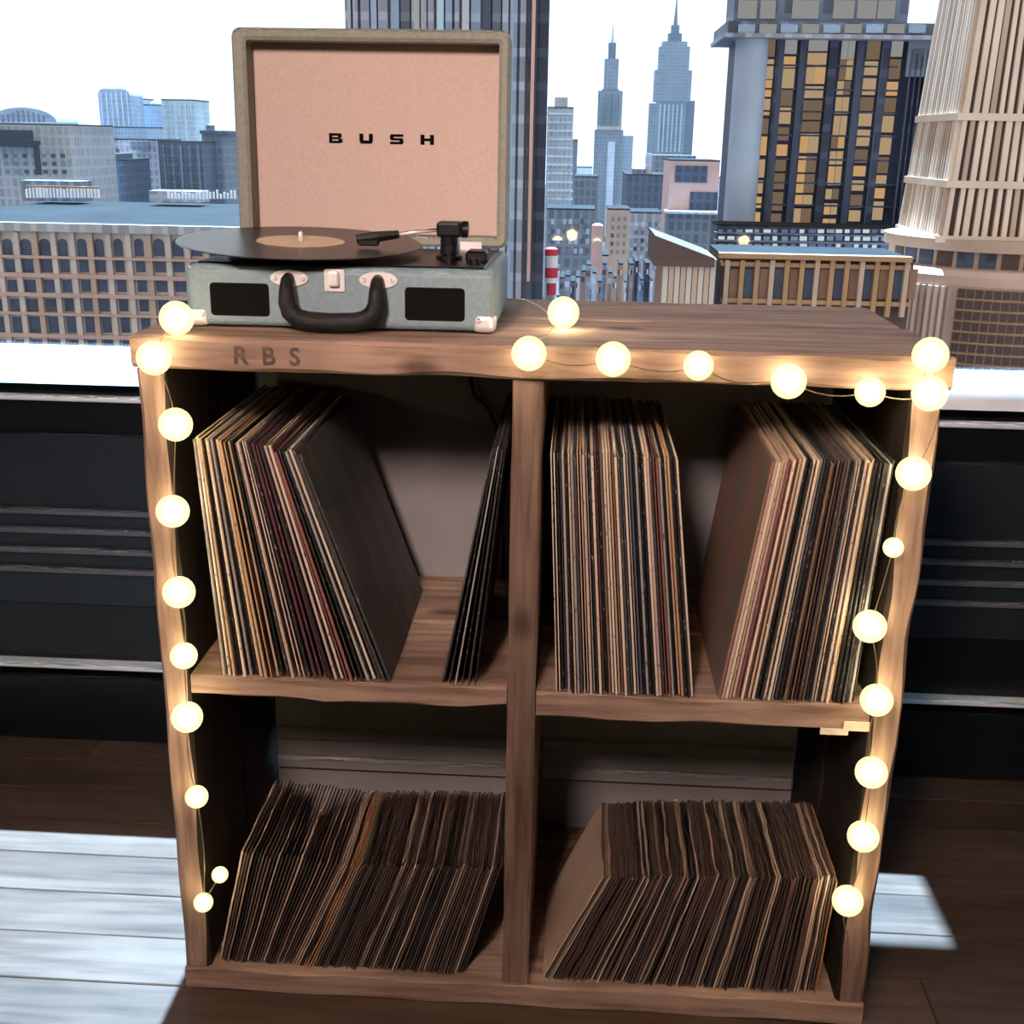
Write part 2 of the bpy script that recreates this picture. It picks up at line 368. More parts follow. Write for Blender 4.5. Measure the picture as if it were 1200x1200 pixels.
CN = {CREAM: 'cream', TAN: 'tan', ORNG: 'orange', PINK: 'dusty pink', RED: 'red', PLUM: 'plum', BRN: 'brown', BLK: 'black', GRY: 'pale grey', CHAR: 'charcoal', BLUE: 'slate blue'}
DARKS = {PLUM, BLK, CHAR, BRN, BLUE, RED}
def row(n, b0, b1, t0, t1, zs, cols, where, group, special=None, curve=1.0):
    rg = random.Random(n*13+len(where))
    for i in range(n):
        u = i/(n-1); ub = u**curve
        xb = b0+(b1-b0)*ub; xt = t0+(t1-t0)*u
        sp = min(abs(b1-b0), abs(t1-t0))/(n-1)
        t_ = sp*0.90*rg.choice([.45, .7, .85, 1, 1])
        c = cols[i]
        nb = [CN[cols[j]] for j in (i-1, i+1) if 0 <= j < n]
        lab = '%s spined sleeve %s %s one, %s' % (CN[c], 'between' if len(nb) == 2 else 'at the end beside', ' and '.join(nb), where)
        if special and i in special: c, lab, t_ = special[i]
        lp(xb, xt, zs, t_, rg.uniform(.003, .014), .335+rg.uniform(-.004, .002), c, c in DARKS, lab, group)
L1C = [GRY, CREAM, TAN, BLK, CREAM, GRY, BLK, TAN, ORNG, ORNG, TAN, BLK, CHAR, PINK, CREAM, PINK, BLK, PLUM, PLUM, PLUM, BLK, PINK, CREAM, RED, RED, CHAR, BLK, GRY, CREAM, CHAR, CHAR, CHAR]
row(32, -.414, -.186, -.434, -.298, SL, L1C, 'leaning stack below turntable', 'records leaning below the turntable',
    {31: (CHAR, 'black record sleeve with worn faded cover showing, end of the leaning stack below the turntable', .0032)})
row(6, -.114, -.070, -.050, -.034, SL, [CHAR, BLK, GRY, BLK, CHAR, BLK], 'small bunch against middle divider', 'records leaning on the middle divider')
rg = random.Random(5)
C2 = [CREAM, CREAM, BLK, CHAR, GRY, BLK, TAN, GRY, CHAR, PINK, TAN, PINK, GRY, BLK, CREAM, PLUM, BLK, BRN, CREAM, CREAM, TAN, BRN, CREAM, CHAR, BLUE, CREAM, GRY, BLUE, BLK, GRY, BLK, BLK, CREAM, PINK, CHAR, RED, RED, GRY, BLK, TAN, ORNG, BLK, BLK, CREAM]
row(44, .041, .223, .024, .182, SR, C2, 'upright pack beside divider', 'upright pack of records')
C3 = [PINK, PINK, CREAM, TAN, PINK, RED, CREAM, RED, TAN, CREAM, BLK, BLK, CREAM, CREAM, GRY, CHAR, BLK, BRN, CHAR, BRN, PLUM, CHAR, BRN, BLK, GRY, PINK, BLK, CREAM, CREAM, TAN, BLK, BLK, CHAR, BLK, GRY, BLK]
row(36, .258, .437, .303, .4525, SR, C3, 'stack leaning on side board', 'records leaning on the side board',
    {0: ((.24, .12, .085), 'brown record sleeve with its whole cover showing beside the grey back board', .0036)})
# ---------------------------------------------------------------- seven-inch singles
def single(xb, xt, zs, t_, yf, col, label, group, rg, fl_):
    L = .197; th = math.asin((xt-xb)/L); h = t_/2; bm = NB(); pts = []
    for k_ in range(7): pts.append((rg.uniform(-.0028, .0022), L*k_/7))               # front edge, bottom to top
    for k_ in range(7): pts.append((L*k_/7, L+rg.uniform(-.005, .0018)))                 # ragged top edge, to the back
    pts += [(L, L), (L, 0)]
    a = [bm.verts.new((-h+(fl_*math.sin(y*40+z*30) if z > .05 else 0), y, z)) for y, z in pts]
    b = [bm.verts.new((h+(fl_*math.sin(y*40+z*30) if z > .05 else 0), y, z)) for y, z in pts]
    n = len(pts)
    for i in range(n): bm.faces.new((a[i], b[i], b[(i+1) % n], a[(i+1) % n]))
    bm.faces.new(a); bm.faces.new(b[::-1]); bmesh.ops.recalc_face_normals(bm, faces=bm.faces)
    me = bpy.data.meshes.new('single_record'); bm.to_mesh(me); bm.free(); me.materials.append(M['paper'])
    o_ = link('single_record', me); o_.location = (xb, yf, zs+h*abs(math.sin(th))+.0004); o_.rotation_euler = (0, th, 0); o_.color = (*col, 1)
    tag(o_, label, 'record', group)
SCOL = [((.055, .035, .03), 'dark brown'), ((.09, .058, .045), 'brown'), ((.022, .016, .016), 'black'), ((.12, .085, .065), 'fawn'), ((.10, .045, .04), 'maroon'), ((.30, .20, .14), 'pale tan'), ((.50, .36, .26), 'cream'), ((.42, .20, .10), 'orange')]
def singles(n, fb, ft, zs, where, group, wts, accents):
    rg = random.Random(n)
    pick = [accents.get(i) or rg.choices(SCOL, wts)[0] for i in range(n)]
    for i in range(n):
        u = i/(n-1); xb = fb(u); xt = ft(u)
        d = min(abs(fb(min(1, u+1/(n-1)))-xb), abs(ft(min(1, u+1/(n-1)))-xt)) if i < n-1 else .003
        c, nm = pick[i]; nb = [pick[j][1] for j in (i-1, i+1) if 0 <= j < n]
        lab = '%s paper single %s %s one, %s' % (nm, 'between' if len(nb) == 2 else 'at the end beside', ' and '.join(nb), where)
        t_ = d*math.cos(math.asin((xt-xb)/.197))*rg.uniform(.45, .66)
        single(xb, xt, zs, t_, .012+rg.uniform(0, .010), c, lab, group, rg, .0007*math.sin(i*.23))
def pw(*kn):
    def f(u):
        for (a, va), (b, vb) in zip(kn, kn[1:]):
            if u <= b: return va+(vb-va)*(u-a)/(b-a)
        return kn[-1][1]
    return f
C_ = {nm: (c, nm) for c, nm in SCOL}
singles(88, pw((0, -.452), (.30, -.345), (1, -.084)), pw((0, -.408), (.30, -.265), (1, -.0305)), SB, 'compartment with two dangling bulbs', 'singles in one bottom compartment',
        [5, 4, 4, 3, 1.2, 1.6, .5, .15], {0: C_['cream'], 16: C_['cream'], 21: C_['pale tan'], 31: C_['orange'], 32: C_['orange'], 33: C_['orange'], 50: C_['cream'], 51: C_['pale tan'], 62: C_['cream'], 84: C_['cream']})
singles(96, pw((0, .034), (1, .432)), pw((0, .116), (1, .445)), SB, 'compartment below taped shelf', 'singles in the other bottom compartment',
        [4, 5, 3, 3, 3, 1.5, .5, .2], {0: C_['cream'], 3: C_['cream'], 17: C_['cream'], 28: C_['cream'], 35: C_['pale tan'], 47: C_['cream'], 62: C_['pale tan'], 71: C_['cream'], 88: C_['cream'], 89: C_['cream'], 92: C_['cream']})

# ---------------------------------------------------------------- suitcase turntable
tx0, tx1, ty0, ty1, tz0, tz1 = -.455, -.054, .076, .350, .9835, 1.062
tt = thing('suitcase_turntable', ((tx0+tx1)/2, (ty0+ty1)/2, HS), 'teal grey suitcase record player with open lid and black handle', 'record player')
bm = NB(); box(bm, tx0, tx1, ty0, ty1, tz0, tz1, bevel=.010, seg=4); obj('case_body', bm, M['teal'], tt)
obj('deck', prism_xz(NB(), [(0, 0), (1, 0), (1, 1)], 0, 1) if False else bbox(tx0+.014, tx1-.014, ty0+.012, ty1-.012, tz1-.012, tz1+.0022, bevel=.002), M['black'], tt)
for a in (0, 1):
    for b in (0, 1): obj('foot', lathe(NB(), (tx0+.03+a*(tx1-tx0-.06), ty0+.03+b*.20, HS+.0002), [(.008, 0), (.009, .004)], 12), M['black'], tt)
for x0, x1 in ((-.4225, -.3455), (-.1695, -.0925)):
    g_ = obj('speaker_grille', prism_xz(NB(), rrect(x0, x1, .997, 1.039, .005), ty0-.0008, ty0+.004), M['cloth'], tt)
    bm = NB(); n_ = 0
    for i in range(12):
        for j in range(6): box(bm, x0+.006+i*.0057, x0+.009+i*.0057, ty0-.0016, ty0-.0006, 1.0015+j*.0063, 1.0045+j*.0063)
    obj('grille_weave', bm, M['cloth'], g_)['kind'] = 'stuff'
hx0, hx1, hz = -.318, -.203, 1.047
arc = []
hy = ty0-.020
pts = [(hx0, ty0-.004, hz+.001), (hx0, hy+.006, hz-.002), (hx0, hy, hz-.014), (hx0, hy, hz-.028), (hx0+.004, hy, hz-.040), (hx0+.014, hy, hz-.0485), (hx0+.028, hy, hz-.052)]
pts += [(-.2605, hy, hz-.0535)]; pts += [(hx0+hx1-x, y, z) for x, y, z in reversed(pts[:-1])]
obj('handle', tube(NB(), pts, [.007, .008, .0095, .011, .0125, .0128, .0128, .0128, .0128, .0128, .0125, .011, .0095, .008, .007], 12), M['black_soft'], tt, True)
for x in (hx0, hx1):
    pl = [(x+.0245*math.cos(2*PI*i/24)*(1 if abs(math.cos(2*PI*i/24)) > .5 else 1), hz+.0105*math.sin(2*PI*i/24)) for i in range(24)]
    hm = obj('handle_mount', prism_xz(NB(), pl, ty0-.0026, ty0+.002), M['chrome'], tt)
    for s in (-1, 1): obj('screw', lathe(NB(), (x+s*.0185, ty0-.0026, hz), [(.0032, 0), (.003, -.0012), (.0015, -.002)], 10, 'y'), M['black' if False else 'chrome'], hm)
cl = obj('clasp', prism_xz(NB(), rrect(-.2725, -.2465, 1.0315, 1.0595, .002), ty0-.0024, ty0+.002), M['chrome'], tt)
obj('latch', bbox(-.266, -.253, ty0-.0095, ty0-.002, 1.038, 1.0575, bevel=.0025, seg=2), M['chrome'], cl)
for x in (-.2695, -.2495): obj('screw', lathe(NB(), (x, ty0-.0022, 1.0355), [(.0018, 0), (.0016, -.0008)], 8, 'y'), M['chrome'], cl)
for s, x in ((1, tx1), (-1, tx0)):
    bm = NB(); a, b = sorted((x-s*.029, x+s*.0012)); box(bm, a, b, ty0-.0014, ty0+.028, tz0-.0012, 1.0075, bevel=.008, seg=3)
    cc = obj('corner_cap', bm, M['chrome'], tt)
    obj('stud', lathe(NB(), (x-s*.021, ty0-.0012, .999), [(.0038, 0), (.0034, -.0016), (.0015, -.0026)], 10, 'y'), M['chrome'], cc)
SPX, SPY, RZ = -.331, .200, 1.0815
obj('platter', lathe(NB(), (SPX, SPY, 1.0615), [(.098, 0), (.098, .006), (.096, .0095), (.02, .010)], 48), M['black'], tt, False)
obj('spindle', lathe(NB(), (SPX, SPY, 1.066), [(.0032, 0), (.0032, .028), (.002, .031)], 12), M['chrome'], tt, True)
# record lying on the platter, warped so that its near edge dips
tilt = Matrix.Translation((SPX, SPY, RZ)) @ Matrix.Rotation(math.radians(2.6), 4, 'X') @ Matrix.Rotation(math.radians(1.4), 4, 'Y')
rec = bpy.data.objects.new('vinyl_record', None); COL.objects.link(rec); rec.matrix_world = tilt
tag(rec, 'black vinyl record with cream label lying on the turntable', 'record')
bm = NB(); R0 = .166
prof = [(.0045, -.0012), (R0-.004, -.0012), (R0-.0005, -.0006), (R0, 0), (R0-.0005, .0006), (R0-.004, .0012), (.0045, .0012)]
rr = []
for r_, h_ in prof: rr.append([bm.verts.new((r_*math.cos(2*PI*k_/72), r_*math.sin(2*PI*k_/72), h_)) for k_ in range(72)])
for A, B in zip(rr, rr[1:]+rr[:1]):
    for k_ in range(72): bm.faces.new((A[k_], A[(k_+1) % 72], B[(k_+1) % 72], B[k_]))
bmesh.ops.recalc_face_normals(bm, faces=bm.faces)
me = bpy.data.meshes.new('disc'); bm.to_mesh(me); bm.free(); me.materials.append(M['vinyl']); link('disc', me, rec)
bm = NB(); rr = [[bm.verts.new((r_*math.cos(2*PI*k_/48), r_*math.sin(2*PI*k_/48), h_)) for k_ in range(48)] for r_, h_ in ((.060, .0012), (.060, .0016), (.0045, .0016), (.0045, .0012))]
for A, B in zip(rr, rr[1:]+rr[:1]):
    for k_ in range(48): bm.faces.new((A[k_], A[(k_+1) % 48], B[(k_+1) % 48], B[k_]))
bmesh.ops.recalc_face_normals(bm, faces=bm.faces)
me = bpy.data.meshes.new('centre_label'); bm.to_mesh(me); bm.free(); me.materials.append(M['label']); link('centre_label', me, rec)
# tonearm
AX, AY = -.125, .190
ab = obj('arm_base', lathe(NB(), (AX, AY, 1.063), [(.018, 0), (.018, .006), (.013, .009), (.012, .020), (.0125, .034)], 20), M['black'], tt)
obj('pivot', bbox(AX-.016, AX+.018, AY-.015, AY+.016, 1.094, 1.114, bevel=.004, seg=2), M['black'], ab)
obj('counterweight', lathe(NB(), (AX+.017, AY, 1.104), [(.0105, 0), (.0112, .003), (.0105, .009)], 16, 'x'), M['black'], ab)
a0, a1 = Vector((AX-.012, AY-.002, 1.103)), Vector((-.195, .172, 1.0965))
arm = obj('tonearm', tube(NB(), [a0, a0.lerp(a1, .5)+Vector((0, 0, .0008)), a1], .0026, 10), M['chrome'], tt, True)
b1 = Vector((-.246, .158, 1.0905))
bm = NB(); tube(bm, [a1+Vector((.004, 0, .0005)), a1.lerp(b1, .5), b1], [.0052, .0072, .0058], 8); obj('headshell', bm, M['black'], arm)
obj('cartridge', bbox(-.243, -.216, .152, .170, 1.0825, 1.091, bevel=.0015), M['black'], arm)
# control block at the right edge of the deck
cb = obj('control_block', bbox(-.099, -.071, .150, .190, 1.063, 1.079, bevel=.003), M['black'], tt)
obj('knob', lathe(NB(), (-.085, .13, 1.0635), [(.008, 0), (.0075, .008), (.006, .009)], 18), M['black'], tt)
obj('arm_rest', bbox(-.122, -.116, .13, .137, 1.063, 1.088, bevel=.001), M['black'], tt)
# lid, hinged at the back, leaning back a little
lz0, lz1, ly0, ly1 = 1.066, 1.368, .346, .394
lean = Matrix.Translation((0, ly0, lz0)) @ Matrix.Rotation(math.radians(-2.0), 4, 'X') @ Matrix.Translation((0, -ly0, -lz0))
def lb(bm): bm.transform(lean); return bm
bm = NB()
O = rrect(-.459, -.056, lz0, lz1, .012, 3); I = rrect(-.438, -.072, lz0+.016, lz1-.017, .003, 3); I2 = rrect(-.443, -.067, lz0+.012, lz1-.012, .005, 3)
def ringv(pts, y): return [bm.verts.new((x, y, z)) for x, z in pts]
O2 = rrect(-.455, -.060, lz0+.004, lz1-.004, .010, 3)
R_ = [ringv(I, ly1-.006), ringv(I, ly0+.003), ringv(I2, ly0+.0005), ringv(O2, ly0), ringv(O, ly0+.005), ringv(O, ly1-.006), ringv(O2, ly1)]
n = len(O)
for A, B in zip(R_, R_[1:]):
    for i in range(n): bm.faces.new((A[i], A[(i+1) % n], B[(i+1) % n], B[i]))
bm.faces.new(R_[-1]); bm.faces.new(R_[0])
lid = obj('lid', lb(bm), M['lidtrim'], tt)
obj('lid_lining', lb(prism_xz(NB(), rrect(-.4375, -.0725, lz0+.0165, lz1-.0175, .003, 2), ly1-.0085, ly1-.005)), M['cream'], lid)
STROKES = {'B': [(0, 4, 0, 12), (3, 15, 0, 3), (3, 14, 4.8, 7.2), (3, 15, 9, 12), (12, 17, 1, 5.4), (11.5, 16, 6.6, 11)], 'U': [(0, 5, 2, 12), (12, 17, 2, 12), (1.2, 15.8, 0, 4)],
           'S': [(1, 17, 9, 12), (0, 5, 6, 11), (1, 16, 4.6, 7.4), (12, 17, 1, 6), (0, 16, 0, 3)], 'H': [(0, 5, 0, 12), (12, 17, 0, 12), (4, 13, 4.4, 7.6)]}
for i, ch in enumerate('BUSH'):
    bm = NB(); u = .00118
    for q, (a, b, c, d) in enumerate(STROKES[ch]):
        x0 = -.3275+i*.0458; box(bm, x0+a*u, x0+b*u, ly1-.0092-.00002*q, ly1-.0084, 1.2125+c*u, 1.2125+d*u)
    obj('lettering', lb(bm), M['ink'], lid)
for x in (-.40, -.11): obj('hinge', bbox(x-.016, x+.016, ty1-.004, ty1+.003, 1.045, 1.075), M['chrome'], tt)

# ---------------------------------------------------------------- string lights
BUL = [(-.428, -.0265, .220), (-.455, -.0265, .172), (-.453, -.0265, .345), (-.458, -.0265, .468), (-.456, -.0265, .559), (-.456, -.0265, .650), (-.456, -.0265, .761), (-.444, -.0265, .875),
       (-.465, -.0265, .958), (-.441, -.004, 1.004), (.033, .130, 1.004), (-.005, -.0265, .976), (.096, -.0265, .972), (.198, -.0265, .967), (.306, -.0265, .951), (.403, -.0265, .941), (.473, -.0265, .941),
       (.468, -.0265, .987), (.466, -.0265, .842), (.453, -.0265, .746), (.436, -.0265, .639), (.456, -.0265, .536), (.461, -.0265, .430), (.461, -.0265, .332), (.451, -.0265, .229)]
SMALL = {0: .55, 1: .65, 2: .75, 4: .85, 13: .85, 15: .85, 19: .6}
sl = thing('string_lights', (0, -.02, .95), 'warm led string lights with glow shells draped around the front of the shelf', 'lights')
order = [BUL[i] for i in (0, 1, 2, 3, 4, 5, 6, 7, 8, 9)] + [(-.475, .15, .986), (-.470, .40, .986), (-.25, .425, .986), (-.03, .40, .986), (.01, .25, .986)] + [BUL[10], (.016, .02, .994), (.006, -.022, .994)] + [BUL[i] for i in range(11, 17)] + [BUL[17], (.487, -.0265, .93)] + [BUL[i] for i in range(18, 25)] + [(.462, -.008, .16), (.468, -.004, .10)]
path = []
for i in range(len(order)-1):
    p0, p1 = Vector(order[i]), Vector(order[i+1]); d = (p1-p0); side = Vector((.006*math.sin(i*2.1), 0, -.10*abs(d.x)*(1 if p0.z > .9 and p0.y < 0 and p1.y < 0 else 0)))
    for k_ in range(6):
        u = k_/6; path.append(p0+d*u+side*math.sin(PI*u)+Vector((0, 0, -.001)))
path.append(Vector(order[-1]))
obj('wire', tube(NB(), path, .0008, 5), M['wire'], sl)
def ico(r, sub):
    bm = NB(); bmesh.ops.create_icosphere(bm, subdivisions=sub, radius=r); me = bpy.data.meshes.new('globe'); bm.to_mesh(me); bm.free()
    for pl in me.polygons: pl.use_smooth = True
    return me
gm = ico(.0212, 3); gm.materials.append(M['globe']); cm = ico(.0138, 2); cm.materials.append(M['led'])
b0 = base_of(sl)
for i, p_ in enumerate(BUL):
    g_ = link('bulb', gm, sl, Vector(p_)-b0); s = SMALL.get(i, 1.0); g_.scale = (s, s, s)
    link('led', cm, g_)
# ---------------------------------------------------------------- power cable hanging in the compartment below the turntable
cab = obj('power_cable', tube(NB(), [(-.085, .405, .9370), (-.112, .404, .915), (-.117, .403, .87), (-.108, .403, .83), (-.085, .403, .81), (-.072, .403, .78), (-.066, .405, .70), (-.060, .405, .60), (-.058, .400, .5195)], .0035, 8), M['cable'], None, True)
tag(cab, 'black power cable looping down behind the small bunch of records', 'cable')

# ================================================================ the city outside the window
GZ = -90.0                                   # street level, far below this room
def cm_(name, c, rough=0.7, var=0.12, ns=0.15, spec=0.3): return plain(name, c, rough, 0, var, ns, 0, spec)
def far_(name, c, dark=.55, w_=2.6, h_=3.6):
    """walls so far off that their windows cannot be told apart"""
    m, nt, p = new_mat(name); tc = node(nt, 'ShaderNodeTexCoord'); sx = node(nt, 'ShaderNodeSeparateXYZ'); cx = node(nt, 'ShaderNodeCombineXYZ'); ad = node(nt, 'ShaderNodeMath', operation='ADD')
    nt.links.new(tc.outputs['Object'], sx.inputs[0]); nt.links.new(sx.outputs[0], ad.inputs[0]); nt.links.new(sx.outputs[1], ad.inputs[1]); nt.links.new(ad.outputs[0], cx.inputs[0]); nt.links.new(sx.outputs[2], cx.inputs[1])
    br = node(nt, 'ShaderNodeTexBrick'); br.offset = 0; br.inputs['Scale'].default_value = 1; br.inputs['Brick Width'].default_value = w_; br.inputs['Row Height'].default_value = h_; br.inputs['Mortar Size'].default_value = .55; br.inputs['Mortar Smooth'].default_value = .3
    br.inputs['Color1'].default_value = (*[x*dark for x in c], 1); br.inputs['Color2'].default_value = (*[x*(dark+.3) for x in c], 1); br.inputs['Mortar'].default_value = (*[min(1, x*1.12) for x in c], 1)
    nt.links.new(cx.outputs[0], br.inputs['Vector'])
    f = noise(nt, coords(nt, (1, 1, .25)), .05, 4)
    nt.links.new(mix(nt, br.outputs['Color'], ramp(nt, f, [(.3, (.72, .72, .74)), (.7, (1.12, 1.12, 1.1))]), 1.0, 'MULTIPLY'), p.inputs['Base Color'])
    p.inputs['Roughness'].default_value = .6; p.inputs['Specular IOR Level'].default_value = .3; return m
K = {'column': cm_('pale_grey_blue_stone', (.40, .45, .54)), 'haze': far_('haze_pale_blue_wall', (.52, .58, .68), .8), 'blue': far_('haze_blue_grey_wall', (.29, .36, .47), .7), 'teal': far_('haze_pale_teal_wall', (.44, .56, .60), .75), 'lilac': far_('lilac_grey_stone', (.40, .40, .46), .6),  # aerial haze is put into the pale blue and teal wall colours
     'navy': far_('navy_stone', (.060, .070, .11), .5), 'slate': far_('slate_stone', (.16, .18, .22), .55), 'grey': far_('grey_stone', (.38, .37, .37), .7), 'beige': cm_('beige_stone', (.50, .41, .35)), 'pinkst': cm_('pink_brick', (.48, .31, .25)),
     'roof': cm_('dark_bitumen', (.020, .019, .019), .95, .2, .1, .1), 'pane': cm_('dark_blue_pane', (.045, .060, .105), .25, .3, .4), 'brown': cm_('brown_brick', (.26, .14, .085)), 'orange': cm_('orange_timber', (.36, .20, .10)),
     'cream': cm_('cream_rib_stone', (.66, .50, .39)), 'tan': cm_('tan_rib_stone', (.44, .30, .22)), 'umber': cm_('umber_recess', (.085, .05, .042)), 'red': cm_('red_paint', (.72, .05, .08)), 'wht': cm_('white_render', (.90, .90, .92)),
     'salmon': cm_('salmon_render', (.55, .33, .27)), 'black': cm_('black_steel', (.012, .013, .018)), 'ground': cm_('street_asphalt', (.022, .024, .030), .9, .5, .02, .1), 'tower': cm_('dark_tower_stone', (.020, .026, .055), .6)}
LIT = [emit('lit_window_amber', (1.0, .58, .25), .62), emit('lit_window_gold', (1.0, .68, .38), .48), emit('lit_window_dim', (.75, .50, .33), .26), emit('lit_window_pale', (.85, .82, .80), .36)]
LITB = [emit('lit_window_cold', (.78, .88, 1.0), .80), emit('lit_window_blue', (.35, .48, .85), .35)]
m, nt, p = new_mat('sky_mirror_water'); p.inputs['Base Color'].default_value = (.30, .36, .42, 1); p.inputs['Roughness'].default_value = .12
M['water'] = m
struct('street_ground', bbox(-2500, 2500, 12, 2650, GZ-1, GZ), K['ground'])
struct('river', bbox(-6000, 6000, 2650, 7800, GZ-2, GZ-.5), M['water'])  # added water that mirrors the white sky, standing in for low sky

def bld(name, label, x0, x1, yt, Y, dep, mat, group=None, cat='building', zb=None, roof=True):
    """a block whose street face stands at depth Y; x0, x1, yt are where the photograph shows its sides and roof line"""
    a, b = at(x0, yt+30, Y), at(x1, yt+30, Y); zt = at((x0+x1)/2, yt, Y).z; zb = GZ if zb is None else zb
    t_ = thing(name, ((a.x+b.x)/2, Y+dep/2, zb), label, cat, group)
    body = obj('wall', bbox(a.x, b.x, Y, Y+dep, zb, zt), mat, t_)
    if roof: obj('roof', bbox(a.x-.05, b.x+.05, Y-.05, Y+dep+.05, zt, zt+.0012*Y), K['roof'], t_)
    return t_
def part(t_, name, x0, x1, y0, y1, Y, dep, mat, parent=None):
    """a box part with its front at depth Y"""
    ym = (y0+y1)/2; a, b = at(x0, ym, Y), at(x1, ym, Y); xm = (x0+x1)/2
    return obj(name, bbox(a.x, b.x, Y, Y+dep, at(xm, y1, Y).z, at(xm, y0, Y).z), mat, parent or t_)
PM = {}
def pane(t_, x0, x1, y0, y1, Y, mat, name='window', th=.12):
    """a window pane; alike panes share their mesh"""
    c = at((x0+x1)/2, (y0+y1)/2, Y); s = (Y-CLOC.y)/CF
    key = (round(x1-x0), round(y1-y0), round(Y), mat.name)
    if key not in PM:
        bm = NB(); w_, h_ = (x1-x0)*s/2, (y1-y0)*s/2; box(bm, -w_, w_, 0, th, -h_, h_); bmesh.ops.recalc_face_normals(bm, faces=bm.faces)
        me = bpy.data.meshes.new(name); bm.to_mesh(me); bm.free(); me.materials.append(mat); PM[key] = me
    return link(name, PM[key], t_, c-base_of(t_))
def winrows(t_, x0, x1, y0, y1, nx, ny, Y, mats, fill=(.6, .6), rg=random.Random(2)):
    for j in range(ny):
        for i in range(nx):
            dx, dy = (x1-x0)/nx, (y1-y0)/ny; cx, cy = x0+dx*(i+.5), y0+dy*(j+.5)
            cx += (cy-(y0+y1)/2)*(535-cx)/4125
            pane(t_, cx-dx*fill[0]/2, cx+dx*fill[0]/2, cy-dy*fill[1]/2, cy+dy*fill[1]/2, Y-.1, rg.choice(mats))
def cyl(t_, name, cx, r, y0, y1, Y, mat, n=20, dome=0.0, parent=None):
    s = (Y-CLOC.y)/CF; z1, z0 = at(cx, y0, Y).z, at(cx, y1, Y).z; c = at(cx, (y0+y1)/2, Y); R_ = r*s
    prof = [(R_, z0), (R_, z1-dome*s)]
    if dome: prof += [(R_*math.cos(a*PI/10), z1-dome*s+dome*s*math.sin(a*PI/10)) for a in range(1, 5)]
    return obj(name, lathe(NB(), (c.x, Y+R_, 0), prof, n), mat, parent or t_)

# -- tan office block with the flat roof, nearest on the left
Y = 180
t_ = bld('office_block', 'tan stone office block with a wide flat roof and arched top windows', -140, 292, 266, Y, 68, K['beige'])
part(t_, 'cornice', -142, 294, 262, 272, Y-1.2, 1.3, K['grey'])
cols = [-78, -60, -42, -24, -6, 15, 36, 58, 79, 101, 121, 143, 167, 190, 212, 234, 256, 276]
rows_ = [(280, 300), (304, 319), (328, 342), (350, 365), (371, 390), (398, 419), (428, 448)]
lean_ = lambda x, y: x+(y-340)*(535-x)/4125
for j, (ya, yb) in enumerate(rows_):
    for x in cols:
        xc = lean_(x, (ya+yb)/2); wv = 5.3 if x % 2 else 6.2
        if j == 0:
            s = (Y-CLOC.y)/CF; c = at(xc, (ya+yb)/2, Y-.15); hw, hh = wv*s, (yb-ya)/2*s
            pts = [(c.x-hw, c.z-hh), (c.x+hw, c.z-hh)]+[(c.x+hw*math.cos(a*PI/8), c.z+hh-hw*.9+hw*.9*math.sin(a*PI/8)) for a in range(0, 9)]
            obj('arched_window', prism_xz(NB(), pts, Y-.15, Y+.05), K['pane'], t_)
        else: pane(t_, xc-wv, xc+wv, ya, yb, Y-.15, K['pane'])
for i in range(len(cols)-1):
    xa = (cols[i]+cols[i+1])/2; p0, p1 = at(lean_(xa, 272), 272, Y-.7), at(lean_(xa, 450), 450, Y-.7)
    obj('pier', bbox(p0.x-.42, p0.x+.42, Y-.7, Y+.02, p1.z, p0.z), K['beige'] if i % 3 else K['tan'], t_)
for ya, yb in ((300.5, 303.5), (321, 326), (344, 348.5), (367, 370), (392, 396.5), (421, 426)): part(t_, 'string_course', -140, 292, ya, yb, Y-.9, .92, K['pinkst'])
for x, y0, y1, w_, mt in ((60, 212, 236, 70, 'slate'), (205, 224, 237, 60, 'lilac')):       # plant rooms on the far side of the roof
    part(t_, 'plant_room', x-w_/2, x+w_/2, y0, y1, 236, 6, K[mt])
part(t_, 'roof_rail', 30, 116, 218, 220.5, 233, .4, K['orange'])
rg = random.Random(8)
for i in range(22): part(t_, 'roof_post', 30+i*4, 31.6+i*4+rg.uniform(0, .8), 218+rg.uniform(0, 4), 232, 234, .3, K['wht'])
for i in range(20): x = 196+i*4.1; part(t_, 'roof_post', x, x+2, 222+rg.uniform(0, 6), 233, 232, .3, K['wht'])

# -- hazy skyline on the left
t_ = bld('stepped_block', 'wide grey block with a black canopy on its side, behind the flat roof', -60, 84, 146, 420, 40, K['grey'])
part(t_, 'canopy', -30, 27, 152, 172, 412, 8, K['black']); part(t_, 'canopy_arm', 26, 43, 165, 170, 412, 3, K['black']); part(t_, 'canopy_post', 40, 43, 165, 205, 412, 3, K['black'])
winrows(t_, -20, 80, 178, 206, 9, 3, 420, [K['pane'], K['slate']], (.5, .5))
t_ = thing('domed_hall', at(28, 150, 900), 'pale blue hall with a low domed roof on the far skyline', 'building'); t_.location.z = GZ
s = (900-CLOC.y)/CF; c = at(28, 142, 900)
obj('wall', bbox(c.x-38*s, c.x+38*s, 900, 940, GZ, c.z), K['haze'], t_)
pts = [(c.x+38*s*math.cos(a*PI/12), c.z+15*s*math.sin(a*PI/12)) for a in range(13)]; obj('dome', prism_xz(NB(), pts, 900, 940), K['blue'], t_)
for i in range(9): part(t_, 'dome_rib', 2+i*6, 4+i*6, 129+abs(4-i)**1.3, 143, 899, 1, K['slate'])
t_ = thing('round_topped_tower', at(134, 150, 1000), 'haze tinted blue tower with a rounded top on the far skyline', 'building'); t_.location.z = GZ
s = (1000-CLOC.y)/CF; a, b = at(116, 125, 1000), at(153, 125, 1000); zt = at(134, 104, 1000).z
